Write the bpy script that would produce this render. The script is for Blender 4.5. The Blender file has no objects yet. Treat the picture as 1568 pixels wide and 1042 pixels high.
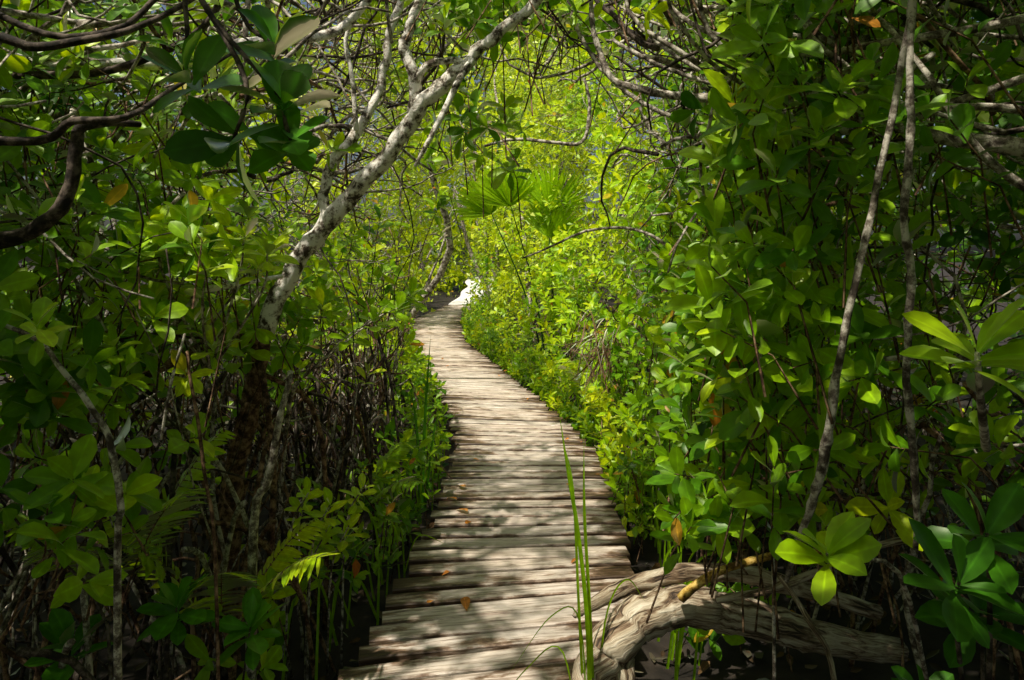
import bpy, math, random
import numpy as np
from mathutils import Vector, noise
rng=np.random.default_rng(7); random.seed(7)
scene=bpy.context.scene
scene.view_settings.view_transform='Standard'
try: scene.view_settings.look='None'
except Exception: pass
scene.view_settings.exposure=0

# ------------------------------------------------------------------ helpers
def new_obj(name,me,parent=None,mat=None):
    o=bpy.data.objects.new(name,me); scene.collection.objects.link(o)
    if parent: o.parent=parent
    if mat: me.materials.append(mat)
    return o
def empty(name,loc=(0,0,0)):
    o=bpy.data.objects.new(name,None); scene.collection.objects.link(o); o.location=(0,0,0); return o
def np_mesh(name,V,F,smooth=True,attr=None):
    me=bpy.data.meshes.new(name)
    V=np.asarray(V,dtype=np.float32); F=np.asarray(F,dtype=np.int32)
    me.vertices.add(len(V)); me.vertices.foreach_set('co',V.ravel())
    k=F.shape[1]
    me.loops.add(F.size); me.loops.foreach_set('vertex_index',F.ravel())
    me.polygons.add(len(F)); me.polygons.foreach_set('loop_start',np.arange(0,F.size,k,dtype=np.int32))
    try: me.polygons.foreach_set('loop_total',np.full(len(F),k,dtype=np.int32))
    except Exception: pass
    me.update(calc_edges=True)
    me.polygons.foreach_set('use_smooth',np.full(len(F),smooth,dtype=bool))
    if attr is not None:
        a=me.attributes.new('lf','FLOAT_COLOR','POINT')
        a.data.foreach_set('color',np.asarray(attr,dtype=np.float32).ravel())
    me.validate()
    return me
def norm(a): return a/(np.linalg.norm(a,axis=-1,keepdims=True)+1e-9)

# ------------------------------------------------------------------ materials
def mat_new(name):
    m=bpy.data.materials.new(name); m.use_nodes=True; nt=m.node_tree; nt.nodes.clear()
    return m,nt,nt.nodes,nt.links
def ramp(N,stops):
    r=N.new('ShaderNodeValToRGB'); cr=r.color_ramp
    while len(cr.elements)<len(stops): cr.elements.new(.5)
    for e,(p,c) in zip(cr.elements,stops): e.position=p; e.color=(*c,1)
    return r
def leaf_mat(name,stops,tstops,trans=.46,rough=.36):
    m,nt,N,L=mat_new(name)
    at=N.new('ShaderNodeAttribute'); at.attribute_name='lf'
    sep=N.new('ShaderNodeSeparateColor'); L.new(at.outputs['Color'],sep.inputs[0])
    r1=ramp(N,stops); r2=ramp(N,tstops)
    L.new(sep.outputs[0],r1.inputs[0]); L.new(sep.outputs[0],r2.inputs[0])
    nz=N.new('ShaderNodeTexNoise'); nz.inputs['Scale'].default_value=45; nz.inputs['Detail'].default_value=1
    geo=N.new('ShaderNodeNewGeometry'); L.new(geo.outputs['Position'],nz.inputs['Vector'])
    mr=N.new('ShaderNodeMapRange'); mr.inputs[1].default_value=.3; mr.inputs[2].default_value=.7
    mr.inputs[3].default_value=.65; mr.inputs[4].default_value=1.2; L.new(nz.outputs[0],mr.inputs[0])
    rib=N.new('ShaderNodeMapRange'); rib.inputs[1].default_value=.0; rib.inputs[2].default_value=.16
    rib.inputs[3].default_value=1.6; rib.inputs[4].default_value=1.0; L.new(sep.outputs[1],rib.inputs[0])
    mu=N.new('ShaderNodeMath'); mu.operation='MULTIPLY'; L.new(mr.outputs[0],mu.inputs[0]); L.new(rib.outputs[0],mu.inputs[1])
    vm=N.new('ShaderNodeVectorMath'); vm.operation='SCALE'; L.new(r1.outputs[0],vm.inputs[0]); L.new(mu.outputs[0],vm.inputs['Scale'])
    df=N.new('ShaderNodeBsdfDiffuse'); L.new(vm.outputs[0],df.inputs[0])
    gl=N.new('ShaderNodeBsdfGlossy'); gl.inputs['Roughness'].default_value=rough; gl.inputs[0].default_value=(.95,1,.80,1)
    tr=N.new('ShaderNodeBsdfTranslucent'); L.new(r2.outputs[0],tr.inputs[0])
    mx=N.new('ShaderNodeMixShader'); mx.inputs[0].default_value=trans
    L.new(df.outputs[0],mx.inputs[1]); L.new(tr.outputs[0],mx.inputs[2])
    lw=N.new('ShaderNodeFresnel'); lw.inputs[0].default_value=1.30
    mg=N.new('ShaderNodeMixShader'); L.new(lw.outputs[0],mg.inputs[0]); L.new(mx.outputs[0],mg.inputs[1]); L.new(gl.outputs[0],mg.inputs[2])
    out=N.new('ShaderNodeOutputMaterial'); L.new(mg.outputs[0],out.inputs[0])
    return m
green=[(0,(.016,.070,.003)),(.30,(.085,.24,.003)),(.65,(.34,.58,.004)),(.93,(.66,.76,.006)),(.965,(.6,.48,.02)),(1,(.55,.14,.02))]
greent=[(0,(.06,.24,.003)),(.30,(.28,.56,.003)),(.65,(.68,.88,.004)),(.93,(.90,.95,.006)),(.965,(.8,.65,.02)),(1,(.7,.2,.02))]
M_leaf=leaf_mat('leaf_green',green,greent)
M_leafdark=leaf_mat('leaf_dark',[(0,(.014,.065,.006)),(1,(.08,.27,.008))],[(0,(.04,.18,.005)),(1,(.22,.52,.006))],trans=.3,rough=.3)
M_litter=leaf_mat('leaf_litter',[(0,(.025,.014,.008)),(.6,(.07,.035,.015)),(1,(.15,.08,.03))],[(0,(.05,.03,.01)),(1,(.2,.1,.03))],trans=.1,rough=.7)
M_orange=leaf_mat('fallen_leaf_orange',[(0,(.50,.16,.02)),(1,(.75,.30,.04))],[(0,(.5,.15,.01)),(1,(.6,.3,.02))],trans=.15,rough=.6)
M_dead=leaf_mat('root_mass_brown',[(0,(.06,.03,.018)),(1,(.24,.13,.07))],[(0,(.1,.05,.02)),(1,(.2,.1,.04))],trans=.12,rough=.7)

def bark_mat(name,dark,mid,light,scale=22,bump=.5,bias=.5,w=.1):
    m,nt,N,L=mat_new(name)
    geo=N.new('ShaderNodeNewGeometry')
    n1=N.new('ShaderNodeTexNoise'); n1.inputs['Scale'].default_value=scale; n1.inputs['Detail'].default_value=5; n1.inputs['Roughness'].default_value=.72
    L.new(geo.outputs['Position'],n1.inputs['Vector'])
    r=ramp(N,[(bias-w,dark),(bias,mid),(bias+w*.7,light),(bias+.25,tuple(min(1,c*1.15) for c in light))]); L.new(n1.outputs[0],r.inputs[0])
    bs=N.new('ShaderNodeBsdfPrincipled'); bs.inputs['Roughness'].default_value=.8; bs.inputs['Specular IOR Level'].default_value=.2
    L.new(r.outputs[0],bs.inputs['Base Color'])
    bp=N.new('ShaderNodeBump'); bp.inputs['Strength'].default_value=bump; bp.inputs['Distance'].default_value=.01
    L.new(n1.outputs[0],bp.inputs['Height']); L.new(bp.outputs[0],bs.inputs['Normal'])
    out=N.new('ShaderNodeOutputMaterial'); L.new(bs.outputs[0],out.inputs[0])
    return m
M_pale=bark_mat('bark_pale',(.06,.045,.03),(.48,.42,.34),(.84,.80,.72),19,.8,.475,.07)
M_grey=bark_mat('bark_grey',(.05,.037,.028),(.22,.185,.145),(.55,.50,.42),26,.6,.49)
M_dark=bark_mat('bark_dark',(.015,.012,.009),(.05,.037,.028),(.13,.10,.08),24,.5,.5)
M_brown=bark_mat('bark_brown',(.035,.018,.010),(.13,.07,.04),(.30,.19,.11),24,.5,.5)
M_ochre=bark_mat('bark_ochre',(.12,.06,.015),(.40,.24,.04),(.6,.42,.12),24,.5,.5)

def log_mat():
    m,nt,N,L=mat_new('weathered_log')
    tc=N.new('ShaderNodeUVMap'); tc.uv_map='UVMap'
    mp=N.new('ShaderNodeMapping'); mp.inputs['Scale'].default_value=(8,1.0,1); L.new(tc.outputs[0],mp.inputs[0])
    n1=N.new('ShaderNodeTexNoise'); n1.inputs['Scale'].default_value=3.0; n1.inputs['Detail'].default_value=8; n1.inputs['Roughness'].default_value=.68; n1.inputs['Distortion'].default_value=.7
    L.new(mp.outputs[0],n1.inputs['Vector'])
    r=ramp(N,[(.38,(.04,.025,.015)),(.45,(.22,.14,.08)),(.53,(.52,.42,.29)),(.66,(.80,.72,.57))]); L.new(n1.outputs[0],r.inputs[0])
    bs=N.new('ShaderNodeBsdfPrincipled'); bs.inputs['Roughness'].default_value=.75
    L.new(r.outputs[0],bs.inputs['Base Color'])
    bp=N.new('ShaderNodeBump'); bp.inputs['Strength'].default_value=1; bp.inputs['Distance'].default_value=.02
    L.new(n1.outputs[0],bp.inputs['Height']); L.new(bp.outputs[0],bs.inputs['Normal'])
    out=N.new('ShaderNodeOutputMaterial'); L.new(bs.outputs[0],out.inputs[0]); return m
M_log=log_mat()

def plank_mat():
    m,nt,N,L=mat_new('weathered_plank')
    at=N.new('ShaderNodeAttribute'); at.attribute_name='lf'
    sep=N.new('ShaderNodeSeparateColor'); L.new(at.outputs['Color'],sep.inputs[0])
    uv=N.new('ShaderNodeUVMap'); uv.uv_map='UVMap'
    mp=N.new('ShaderNodeMapping'); mp.inputs['Scale'].default_value=(2.4,38,1); L.new(uv.outputs[0],mp.inputs[0])
    g=N.new('ShaderNodeTexNoise'); g.inputs['Scale'].default_value=1.6; g.inputs['Detail'].default_value=7; g.inputs['Roughness'].default_value=.72; g.inputs['Distortion'].default_value=.5
    L.new(mp.outputs[0],g.inputs['Vector'])
    mp2=N.new('ShaderNodeMapping'); mp2.inputs['Scale'].default_value=(2.6,9,1); L.new(uv.outputs[0],mp2.inputs[0])
    s=N.new('ShaderNodeTexNoise'); s.inputs['Scale'].default_value=1.5; s.inputs['Detail'].default_value=6; s.inputs['Roughness'].default_value=.65; L.new(mp2.outputs[0],s.inputs['Vector'])
    gr=ramp(N,[(.31,(.08,.05,.035)),(.42,(.40,.33,.27)),(.54,(.70,.64,.57)),(.8,(.85,.81,.76))]); L.new(g.outputs[0],gr.inputs[0])
    st=ramp(N,[(.35,(.11,.07,.04)),(.43,(.42,.32,.25)),(.51,(1,1,1))]);
    ad=N.new('ShaderNodeMath'); ad.operation='ADD'; L.new(s.outputs[0],ad.inputs[0])
    mr=N.new('ShaderNodeMapRange'); mr.inputs[3].default_value=-.08; mr.inputs[4].default_value=.12; L.new(sep.outputs[0],mr.inputs[0]); L.new(mr.outputs[0],ad.inputs[1])
    # foot wear: the middle of the walk is scuffed paler, the ends stay dark with algae
    wr=N.new('ShaderNodeMapRange'); wr.inputs[1].default_value=.35; wr.inputs[2].default_value=1.0; wr.inputs[3].default_value=.07; wr.inputs[4].default_value=-.13; L.new(sep.outputs[2],wr.inputs[0])
    ad2=N.new('ShaderNodeMath'); ad2.operation='ADD'; L.new(ad.outputs[0],ad2.inputs[0]); L.new(wr.outputs[0],ad2.inputs[1])
    # grime collects along the long edges of every board
    eg=N.new('ShaderNodeMapRange'); eg.inputs[1].default_value=.72; eg.inputs[2].default_value=1.0; eg.inputs[3].default_value=0; eg.inputs[4].default_value=-.12; L.new(at.outputs['Alpha'],eg.inputs[0])
    ad3=N.new('ShaderNodeMath'); ad3.operation='ADD'; L.new(ad2.outputs[0],ad3.inputs[0]); L.new(eg.outputs[0],ad3.inputs[1])
    L.new(ad3.outputs[0],st.inputs[0])
    mx=N.new('ShaderNodeMix'); mx.data_type='RGBA'; mx.blend_type='MULTIPLY'; mx.inputs[0].default_value=1
    L.new(gr.outputs[0],mx.inputs[6]); L.new(st.outputs[0],mx.inputs[7])
    tint=ramp(N,[(0,(.95,.86,.78)),(.5,(1,.96,.94)),(1,(1.0,.91,.86))]); L.new(sep.outputs[1],tint.inputs[0])
    mx2=N.new('ShaderNodeMix'); mx2.data_type='RGBA'; mx2.blend_type='MULTIPLY'; mx2.inputs[0].default_value=1
    L.new(mx.outputs[2],mx2.inputs[6]); L.new(tint.outputs[0],mx2.inputs[7])
    bs=N.new('ShaderNodeBsdfPrincipled'); bs.inputs['Roughness'].default_value=.5; bs.inputs['Specular IOR Level'].default_value=.5
    L.new(mx2.outputs[2],bs.inputs['Base Color'])
    bp=N.new('ShaderNodeBump'); bp.inputs['Strength'].default_value=.7; bp.inputs['Distance'].default_value=.006
    L.new(g.outputs[0],bp.inputs['Height']); L.new(bp.outputs[0],bs.inputs['Normal'])
    out=N.new('ShaderNodeOutputMaterial'); L.new(bs.outputs[0],out.inputs[0]); return m
M_plank=plank_mat()
def simple_noise_mat(name,c1,c2,scale,rough=.9,bump=.5,dist=.03):
    m,nt,N,L=mat_new(name)
    geo=N.new('ShaderNodeNewGeometry'); n=N.new('ShaderNodeTexNoise'); n.inputs['Scale'].default_value=scale; n.inputs['Detail'].default_value=6
    L.new(geo.outputs['Position'],n.inputs['Vector']); r=ramp(N,[(.35,c1),(.65,c2)]); L.new(n.outputs[0],r.inputs[0])
    bs=N.new('ShaderNodeBsdfPrincipled'); bs.inputs['Roughness'].default_value=rough; L.new(r.outputs[0],bs.inputs['Base Color'])
    bp=N.new('ShaderNodeBump'); bp.inputs['Strength'].default_value=bump; bp.inputs['Distance'].default_value=dist
    L.new(n.outputs[0],bp.inputs['Height']); L.new(bp.outputs[0],bs.inputs['Normal'])
    out=N.new('ShaderNodeOutputMaterial'); L.new(bs.outputs[0],out.inputs[0]); return m
M_soil=simple_noise_mat('swamp_soil',(.008,.006,.004),(.035,.025,.016),6)
M_sand=simple_noise_mat('pale_sand',(.66,.63,.57),(.82,.80,.76),9,bump=.3)

# ------------------------------------------------------------------ path centre line
_py=np.array([-6,0,1.8,2.64,3.4,4.2,5.56,6.6,8.2,10.8,13.3,17.2,21.5,26.5,34.5,46])
_px=np.array([-1.6,-.62,-.32,-.14,.026,.095,.125,.02,-.33,-.93,-1.50,-1.90,-1.60,-1.40,-1.40,-1.40])
_fy=np.linspace(-6,46,1041); _fx=np.interp(_fy,_py,_px)
_k=np.hanning(25); _k/=_k.sum(); _fxs=np.convolve(np.pad(_fx,12,mode='edge'),_k,mode='valid')
def xc(y): return np.interp(y,_fy,_fxs)
SUN=norm(np.array([-.32,-.34,.86]))

# ------------------------------------------------------------------ tubes
def smooth_path(P,R,n=5):
    P=np.asarray(P,float); R=np.asarray(R,float)
    if len(P)<3: 
        t=np.linspace(0,1,n+1)[:,None]; return P[0]*(1-t)+P[1]*t, np.interp(t[:,0],[0,1],R[[0,-1]])
    Q=np.vstack([2*P[0]-P[1],P,2*P[-1]-P[-2]]); out=[];rr=[]
    for i in range(len(P)-1):
        p0,p1,p2,p3=Q[i:i+4]
        for j in range(n):
            t=j/n
            out.append(.5*((2*p1)+(-p0+p2)*t+(2*p0-5*p1+4*p2-p3)*t*t+(-p0+3*p1-3*p2+p3)*t**3)); rr.append(R[i]*(1-t)+R[i+1]*t)
    out.append(P[-1]); rr.append(R[-1])
    return np.array(out),np.array(rr)
class Tubes:
    def __init__(s): s.V=[];s.F=[];s.U=[];s.n=0
    def add(s,P,R,sides=6,sub=4,wob=0.0,knots=0.0,smooth=True):
        if np.isscalar(R): R=[R]*len(P)
        if len(R)==2 and len(P)>2: R=np.linspace(R[0],R[1],len(P))
        if smooth: P,R=smooth_path(P,R,sub)
        else: P=np.asarray(P,float);R=np.asarray(R,float)
        n=len(P)
        if wob>0:
            w=rng.normal(0,1,(n,3)); w[1:-1]=(w[:-2]+w[1:-1]+w[2:])/3; P=P+w*wob
        T=np.gradient(P,axis=0); T=norm(T)
        up=np.array([.13,.31,.94]); 
        A=norm(np.cross(T,up)); B=np.cross(T,A)
        ang=np.linspace(0,2*math.pi,sides,endpoint=False)
        rr=R[:,None]*np.ones(sides)
        if knots>0:
            ridge=rng.normal(0,1,sides); q=rng.normal(0,1,(n,sides))
            rr=rr*(1+knots*(.7*q+.9*ridge[None,:]))*(1+knots*1.5*np.abs(rng.normal(0,1,(n,1))))
        V=P[:,None,:]+rr[...,None]*(np.cos(ang)[None,:,None]*A[:,None,:]+np.sin(ang)[None,:,None]*B[:,None,:])
        i=np.arange(n-1)[:,None]*sides; j=np.arange(sides)[None,:]; j2=(j+1)%sides
        F=np.stack([i+j,i+j2,i+sides+j2,i+sides+j],-1).reshape(-1,4)+s.n
        s.V.append(V.reshape(-1,3)); s.F.append(F); 
        ln=np.concatenate([[0],np.cumsum(np.linalg.norm(np.diff(P,axis=0),axis=1))])
        u=np.abs(np.linspace(-1,1,sides,endpoint=False))
        s.U.append(np.stack([np.tile(u,n)*R.mean()*6,np.repeat(ln,sides)*2],-1))
        s.n+=n*sides
        if sides>4:
          for e,o in ((0,0),(n-1,(n-1)*sides)):
            s.V.append((P[e]+(T[e] if e else -T[e])*R[e]*.4)[None]); s.U.append(np.array([[0,ln[e]*2]])); c=s.n; s.n+=1
            b=c-n*sides+o if e==0 else c-1-n*sides+o
            q=[[b+k,b+(k+1)%sides,b+(k+2)%sides,c] for k in range(0,sides,2)]
            s.F.append(np.array(q) if e else np.array(q)[:,::-1])
        return P,R
    def obj(s,name,mat,parent=None):
        V=np.vstack(s.V);F=np.vstack(s.F);U=np.vstack(s.U)
        me=np_mesh(name,V,F)
        uvl=me.uv_layers.new(name='UVMap'); li=np.empty(len(me.loops),dtype=np.int32); me.loops.foreach_get('vertex_index',li)
        uvl.data.foreach_set('uv',U[li].astype(np.float32).ravel())
        return new_obj(name,me,parent,mat)

# ------------------------------------------------------------------ leaves
TPL={'near':([0,.10,.3,.52,.74,.9,1],[.03,.055,.15,.215,.225,.14,.01]),
     'mid':([0,.35,.72,1],[.03,.18,.22,.02]),
     'blade':([0,.12,.5,.8,1],[.02,.05,.06,.04,.0])}
def leaves(name,base,d,n,Ls,tint,tpl,mat,parent=None,fold=.35,bend=.22,wid=1.0):
    if tpl=='far':
        t=np.array([0,.6,.6,1.]); sd=np.array([0,-.24,.24,0.]); ribv=np.array([.5,1,1,.5]); quad=np.array([[0,2,3,1]])
    else:
        tt,ww=TPL[tpl]; t=np.repeat(tt,3); sd=np.array([[-w,0,w] for w in ww]).ravel(); ribv=np.array([[1,0,1] for w in ww]).ravel()
        r=len(tt); quad=[]
        for i in range(r-1):
            a=3*i; quad+=[[a,a+1,a+4,a+3],[a+1,a+2,a+5,a+4]]
        quad=np.array(quad)
    sd=sd*wid
    N=len(base); d=norm(d); s=norm(np.cross(d,n)); n=np.cross(s,d)
    Lr=Ls[:,None,None]; bendv=(bend*(.4+1.2*rng.random(N)))[:,None,None]; fv=(fold*(.3+1.2*rng.random(N)))[:,None,None]
    wv=(0.8+.4*rng.random(N))[:,None,None]
    tw=(rng.normal(0,.35,N))[:,None,None]*t[None,:,None]
    S=s[:,None,:]*np.cos(tw)+n[:,None,:]*np.sin(tw)
    V=base[:,None,:]+Lr*(t[None,:,None]*d[:,None,:]+wv*sd[None,:,None]*S+(fv*np.abs(sd)[None,:,None]-bendv*(t**2)[None,:,None])*n[:,None,:])
    k=len(t); F=(quad[None]+(np.arange(N)*k)[:,None,None]).reshape(-1,4)
    C=np.ones((N,k,4),np.float32); C[...,0]=tint[:,None]; C[...,1]=ribv[None]; C[...,2]=t[None]
    me=np_mesh(name,V.reshape(-1,3),F,True,C.reshape(-1,4))
    return new_obj(name,me,parent,mat)
def expand(tips,axes,size,tint,nl,spread):
    N=len(tips); nmax=int(nl.max()); k=np.arange(nmax)[None,:]*np.ones((N,1)); keep=k<nl[:,None]
    a=norm(axes); h=norm(np.cross(a,np.array([.31,.17,.93])+rng.normal(0,.2,(N,3)))); v=np.cross(a,h)
    phi=k*2.39996+rng.random((N,1))*6.28+rng.normal(0,.25,(N,nmax))
    fr=k/np.maximum(nl[:,None]-1,1)
    th=np.radians(28+55*fr**.8)+rng.normal(0,.16,(N,nmax))
    D=np.cos(th)[...,None]*a[:,None]+np.sin(th)[...,None]*(np.cos(phi)[...,None]*h[:,None]+np.sin(phi)[...,None]*v[:,None])
    D[...,2]-=.18*fr
    B=tips[:,None]-a[:,None]*(spread[:,None]*fr)[...,None]
    Nn=a[:,None]+rng.normal(0,.22,(N,nmax,3))+np.array([0,0,.35])
    S=size[:,None]*(.62+.45*np.sin(math.pi*np.clip(fr*.8+.15,0,1)))*(.85+.3*rng.random((N,nmax)))
    T=tint[:,None]+rng.normal(0,.09,(N,nmax))-.1*fr
    old=rng.random((N,nmax)); T=np.clip(T,0,.92); T=np.where(old>.988,.95+.05*rng.random((N,nmax)),T)
    m=keep
    return B[m],D[m],Nn[m],S[m],T[m]

def fnoise(P,sc,off=0.0):
    return np.array([noise.noise(Vector((p[0]*sc+off,p[1]*sc+off*.7,p[2]*sc-off))) for p in P])
def shade_filter(P,amount=.985,half=.58,ymin=2.3,ymax=15):
    """sun flecks: crowns are thin where their shadow would fall on the walk"""
    g=P-SUN*(P[:,2:3]/SUN[2]); off=np.abs(g[:,0]-xc(g[:,1])-.02)
    onp=(off<half)&(g[:,1]>ymin)&(g[:,1]<ymax)
    nz=np.array([noise.noise(Vector((x*1.7,y*1.1,3.3))) for x,y in g[:,:2]])
    lit=nz>-.20+.18*(g[:,1]<3.3)
    far=g[:,1]>5.8
    rej=onp&(lit|far)&(rng.random(len(P))<amount)
    return ~rej
def flank_filter(P,rag=.35,zr=1.8):
    """cuts the unseen canopy so sun lights the walk while the flanks stay shaded"""
    q=P-SUN*((P[:,2:3]-zr)/SUN[2]); nz=np.array([noise.noise(Vector((x*1.1,y*1.1,8.1))) for x,y in q[:,:2]])
    hole=(q[:,1]>2.15+.5*nz)&(np.abs(q[:,0]-xc(q[:,1])+.20)<1.28+.36*(q[:,1]-2.2)+rag*2*nz)
    l=P-SUN*((P[:,2:3]-.25)/SUN[2])
    hole|=(l[:,0]>.1)&(l[:,0]<1.25)&(l[:,1]>2.35)&(l[:,1]<3.1)  # second hole cut so sun reaches the fallen log
    return ~hole
def cam_filter(P,near=1.7):
    y=P[:,1]; x=P[:,0]; z=P[:,2]-1.65; yy=np.maximum(y,.1)
    infr=(y>0)&(np.abs(x)<.80*y+.15)&(z<.42*y+.15)&(z>-.65*y-.15)
    bad=infr&(y<near)
    bad|=(x>.15)&(x<1.5)&(y>1.5)&(y<2.95)&(P[:,2]<.66-.18*(y-2.6))
    bad|=(y<3.15)&(y>0)&(np.abs(x/yy+.24-.38*(z/yy-.05))<.10)&(z/yy<.34)&(z/yy>-.08)
    bad|=(y>4)&(y<9.2)&(np.abs(x/yy-.03)<.085)&(z/yy>.045)&(z/yy<.17)   # open air in front of the palm
    return ~bad

twigs=Tubes()
def sprig_mass(name,P,axes,size,tint,nl,spread,tpl,mat,parent=None,twig=True,tl=.3):
    b=expand(P,axes,size,tint,nl,spread)
    o=leaves(name,*b,tpl,mat,parent)
    if twig:
        a=norm(axes)
        for i in range(len(P)):
            if rng.random()<.35 or P[i][1]>6: continue
            L=tl*(.5+rng.random()); 
            p0=P[i]; p1=p0-a[i]*L*.5+rng.normal(0,.02,3); p2=p1-a[i]*L*.4+np.array([rng.normal(0,.06),rng.normal(0,.06),-.12-.1*rng.random()])
            twigs.add([p0,p1,p2],[.0022,.003,.0045],sides=3,smooth=False)
    return o

def wall(side,N,y0,y1):
    y=y0+(y1-y0)*rng.random(N)**1.25
    top=1.65+.36*y+.4
    z=-.1+(top+.1)*rng.random(N)**.95
    e=rng.exponential(.48+.045*y,N); e=np.where(e>2.2,2.2*rng.random(N),e)
    if side>0:
        hw=.74+.22*np.clip((z-1.2)/1.2,0,1)+.12*np.clip(1-z/.7,0,1)*(y<6)
    else:
        hw=.80-.34*np.clip((z-1.0)/1.0,0,1)*np.clip((y-3)/2,0,1)+.25*np.clip((z-2.6)/2,0,1)
    hw=hw+.10*np.clip(z-3.2,0,5)
    x=xc(y)+side*(hw+e)
    P=np.stack([x,y,z],-1)
    m=cam_filter(P)&shade_filter(P)
    nz=fnoise(P,.95,5*side)+.5*fnoise(P,2.3,11)
    m&=nz>-.08+rng.normal(0,.07,N)
    return P[m]
allw=[]
for side,N in ((1,10500),(-1,9800)):
    P=wall(side,N,1.6,19)
    if side<0:
        low=(P[:,2]<1.15)&(P[:,1]<6.0); P=P[~(low&(rng.random(len(P))<.74))]
    else:
        low=(P[:,2]<.8)&(P[:,1]<5); P=P[~(low&(rng.random(len(P))<.45))]
    n=len(P)
    ax=np.array([-side*.55,-.55,.65])+rng.normal(0,.42,(n,3))
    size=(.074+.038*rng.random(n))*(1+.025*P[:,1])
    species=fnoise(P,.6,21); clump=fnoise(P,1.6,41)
    tint=.52+.40*species+.25*clump+.06*np.clip(P[:,1]-3,0,6)+.05*(P[:,2]-1.6)*(P[:,1]>3)+rng.normal(0,.10,n)-.50*np.clip(np.abs(P[:,0]-.1)/P[:,1]-.42,0,1)  # own leaf variation, plus painted sunlight with depth and painted shade at the flanks
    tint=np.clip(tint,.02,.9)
    nl=rng.integers(5,10,n); spread=np.where(species>.05,.04+.03*rng.random(n),.12+.12*rng.random(n))
    par=empty('mangrove_thicket')
    near=P[:,1]<4.2
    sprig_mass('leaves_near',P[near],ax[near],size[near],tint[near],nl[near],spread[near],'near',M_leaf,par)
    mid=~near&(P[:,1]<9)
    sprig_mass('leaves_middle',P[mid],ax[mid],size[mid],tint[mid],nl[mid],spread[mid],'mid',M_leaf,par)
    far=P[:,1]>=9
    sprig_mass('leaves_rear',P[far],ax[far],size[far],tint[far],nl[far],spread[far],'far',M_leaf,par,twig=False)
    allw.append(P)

bg=empty('background_trees')
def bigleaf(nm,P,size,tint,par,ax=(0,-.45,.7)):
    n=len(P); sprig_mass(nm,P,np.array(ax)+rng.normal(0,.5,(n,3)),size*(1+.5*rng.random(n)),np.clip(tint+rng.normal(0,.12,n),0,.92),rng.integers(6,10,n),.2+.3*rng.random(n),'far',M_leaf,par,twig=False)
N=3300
y=15+19*rng.random(N); x=xc(y)+(-7+14*rng.random(N)); z=-.2+(1.65+.40*y+1)*rng.random(N)
P=np.stack([x,y,z],-1); m=(np.abs(x-xc(y))>.72)|(z>1.40+.05*np.abs(20-y))|(y>31)
m&=fnoise(P,.5,2)>-.22; P=P[m]
g=P-SUN*(P[:,2:3]/SUN[2]); P=P[~((np.abs(g[:,0]-xc(g[:,1]))<1.0)&(g[:,1]>21.5)&(g[:,1]<31.5)&(rng.random(len(P))<.99))]
bigleaf('leaves',P,.20,.92,bg,(-.35,-.7,.6))  # high tint paints the sunlit upper-centre glow into these leaves
N=2400
P=np.stack([-5.5+9*rng.random(N),32+4*rng.random(N),-.2+15*rng.random(N)],-1)
bigleaf('leaves_rear',P,.30,.92,bg,(-.35,-.7,.6))  # tint raised for the same painted glow
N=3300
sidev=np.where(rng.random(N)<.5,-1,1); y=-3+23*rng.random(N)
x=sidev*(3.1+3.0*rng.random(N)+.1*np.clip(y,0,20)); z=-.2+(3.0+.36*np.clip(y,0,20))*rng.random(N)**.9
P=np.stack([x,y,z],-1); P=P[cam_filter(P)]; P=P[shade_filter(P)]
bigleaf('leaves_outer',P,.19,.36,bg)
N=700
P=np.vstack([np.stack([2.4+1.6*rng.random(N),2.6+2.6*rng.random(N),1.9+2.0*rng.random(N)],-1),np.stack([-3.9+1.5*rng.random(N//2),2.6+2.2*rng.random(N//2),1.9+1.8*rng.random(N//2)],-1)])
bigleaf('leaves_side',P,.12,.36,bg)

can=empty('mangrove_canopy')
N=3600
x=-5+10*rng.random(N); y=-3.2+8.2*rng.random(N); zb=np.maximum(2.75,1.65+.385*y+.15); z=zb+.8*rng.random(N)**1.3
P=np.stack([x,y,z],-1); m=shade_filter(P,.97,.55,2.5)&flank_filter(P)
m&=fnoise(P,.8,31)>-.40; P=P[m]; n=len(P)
bigleaf('leaves',P,.16,.35,can,(0,0,.9))  # unseen overhead leaves, added and shaped to darken the flanks and foreground
N=500
P=np.stack([-4.5+9*rng.random(N),-5+2*rng.random(N),-.2+3.2*rng.random(N)],-1); P=P[(np.abs(P[:,0]-xc(P[:,1]))>.8)]
bigleaf('leaves_behind_skyblock',P,.18,.35,can,(0,.3,.8))  # unseen leaves added behind the camera to block sky light
P=[]
for (cx,cy,cz,rx,ry,rz,k) in [(-1.45,2.6,2.45,.6,.6,.3,50),(-.15,3.1,2.78,.30,.4,.12,26),(.35,3.0,2.80,.5,.5,.10,40),(.1,3.6,3.0,.5,.3,.10,30),(1.4,2.6,2.5,.6,.6,.25,50),(-.15,3.5,2.35,.18,.3,.22,20),(-2.0,3,2.0,.4,.6,.5,40),(-1.30,2.4,1.70,.28,.25,.14,34)]:
    P.append(np.array([cx,cy,cz])+rng.normal(0,.55,(k,3))*np.array([rx,ry,rz])*1.2)
P=np.vstack(P); P=P[cam_filter(P)]; n=len(P)
sprig_mass('leaves_low',P,np.array([0,-.35,.5])+rng.normal(0,.5,(n,3)),.085+.03*rng.random(n),np.clip(.5+rng.normal(0,.15,n),0,.9),rng.integers(6,10,n),.04+.05*rng.random(n),'near',M_leaf,can)

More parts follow.
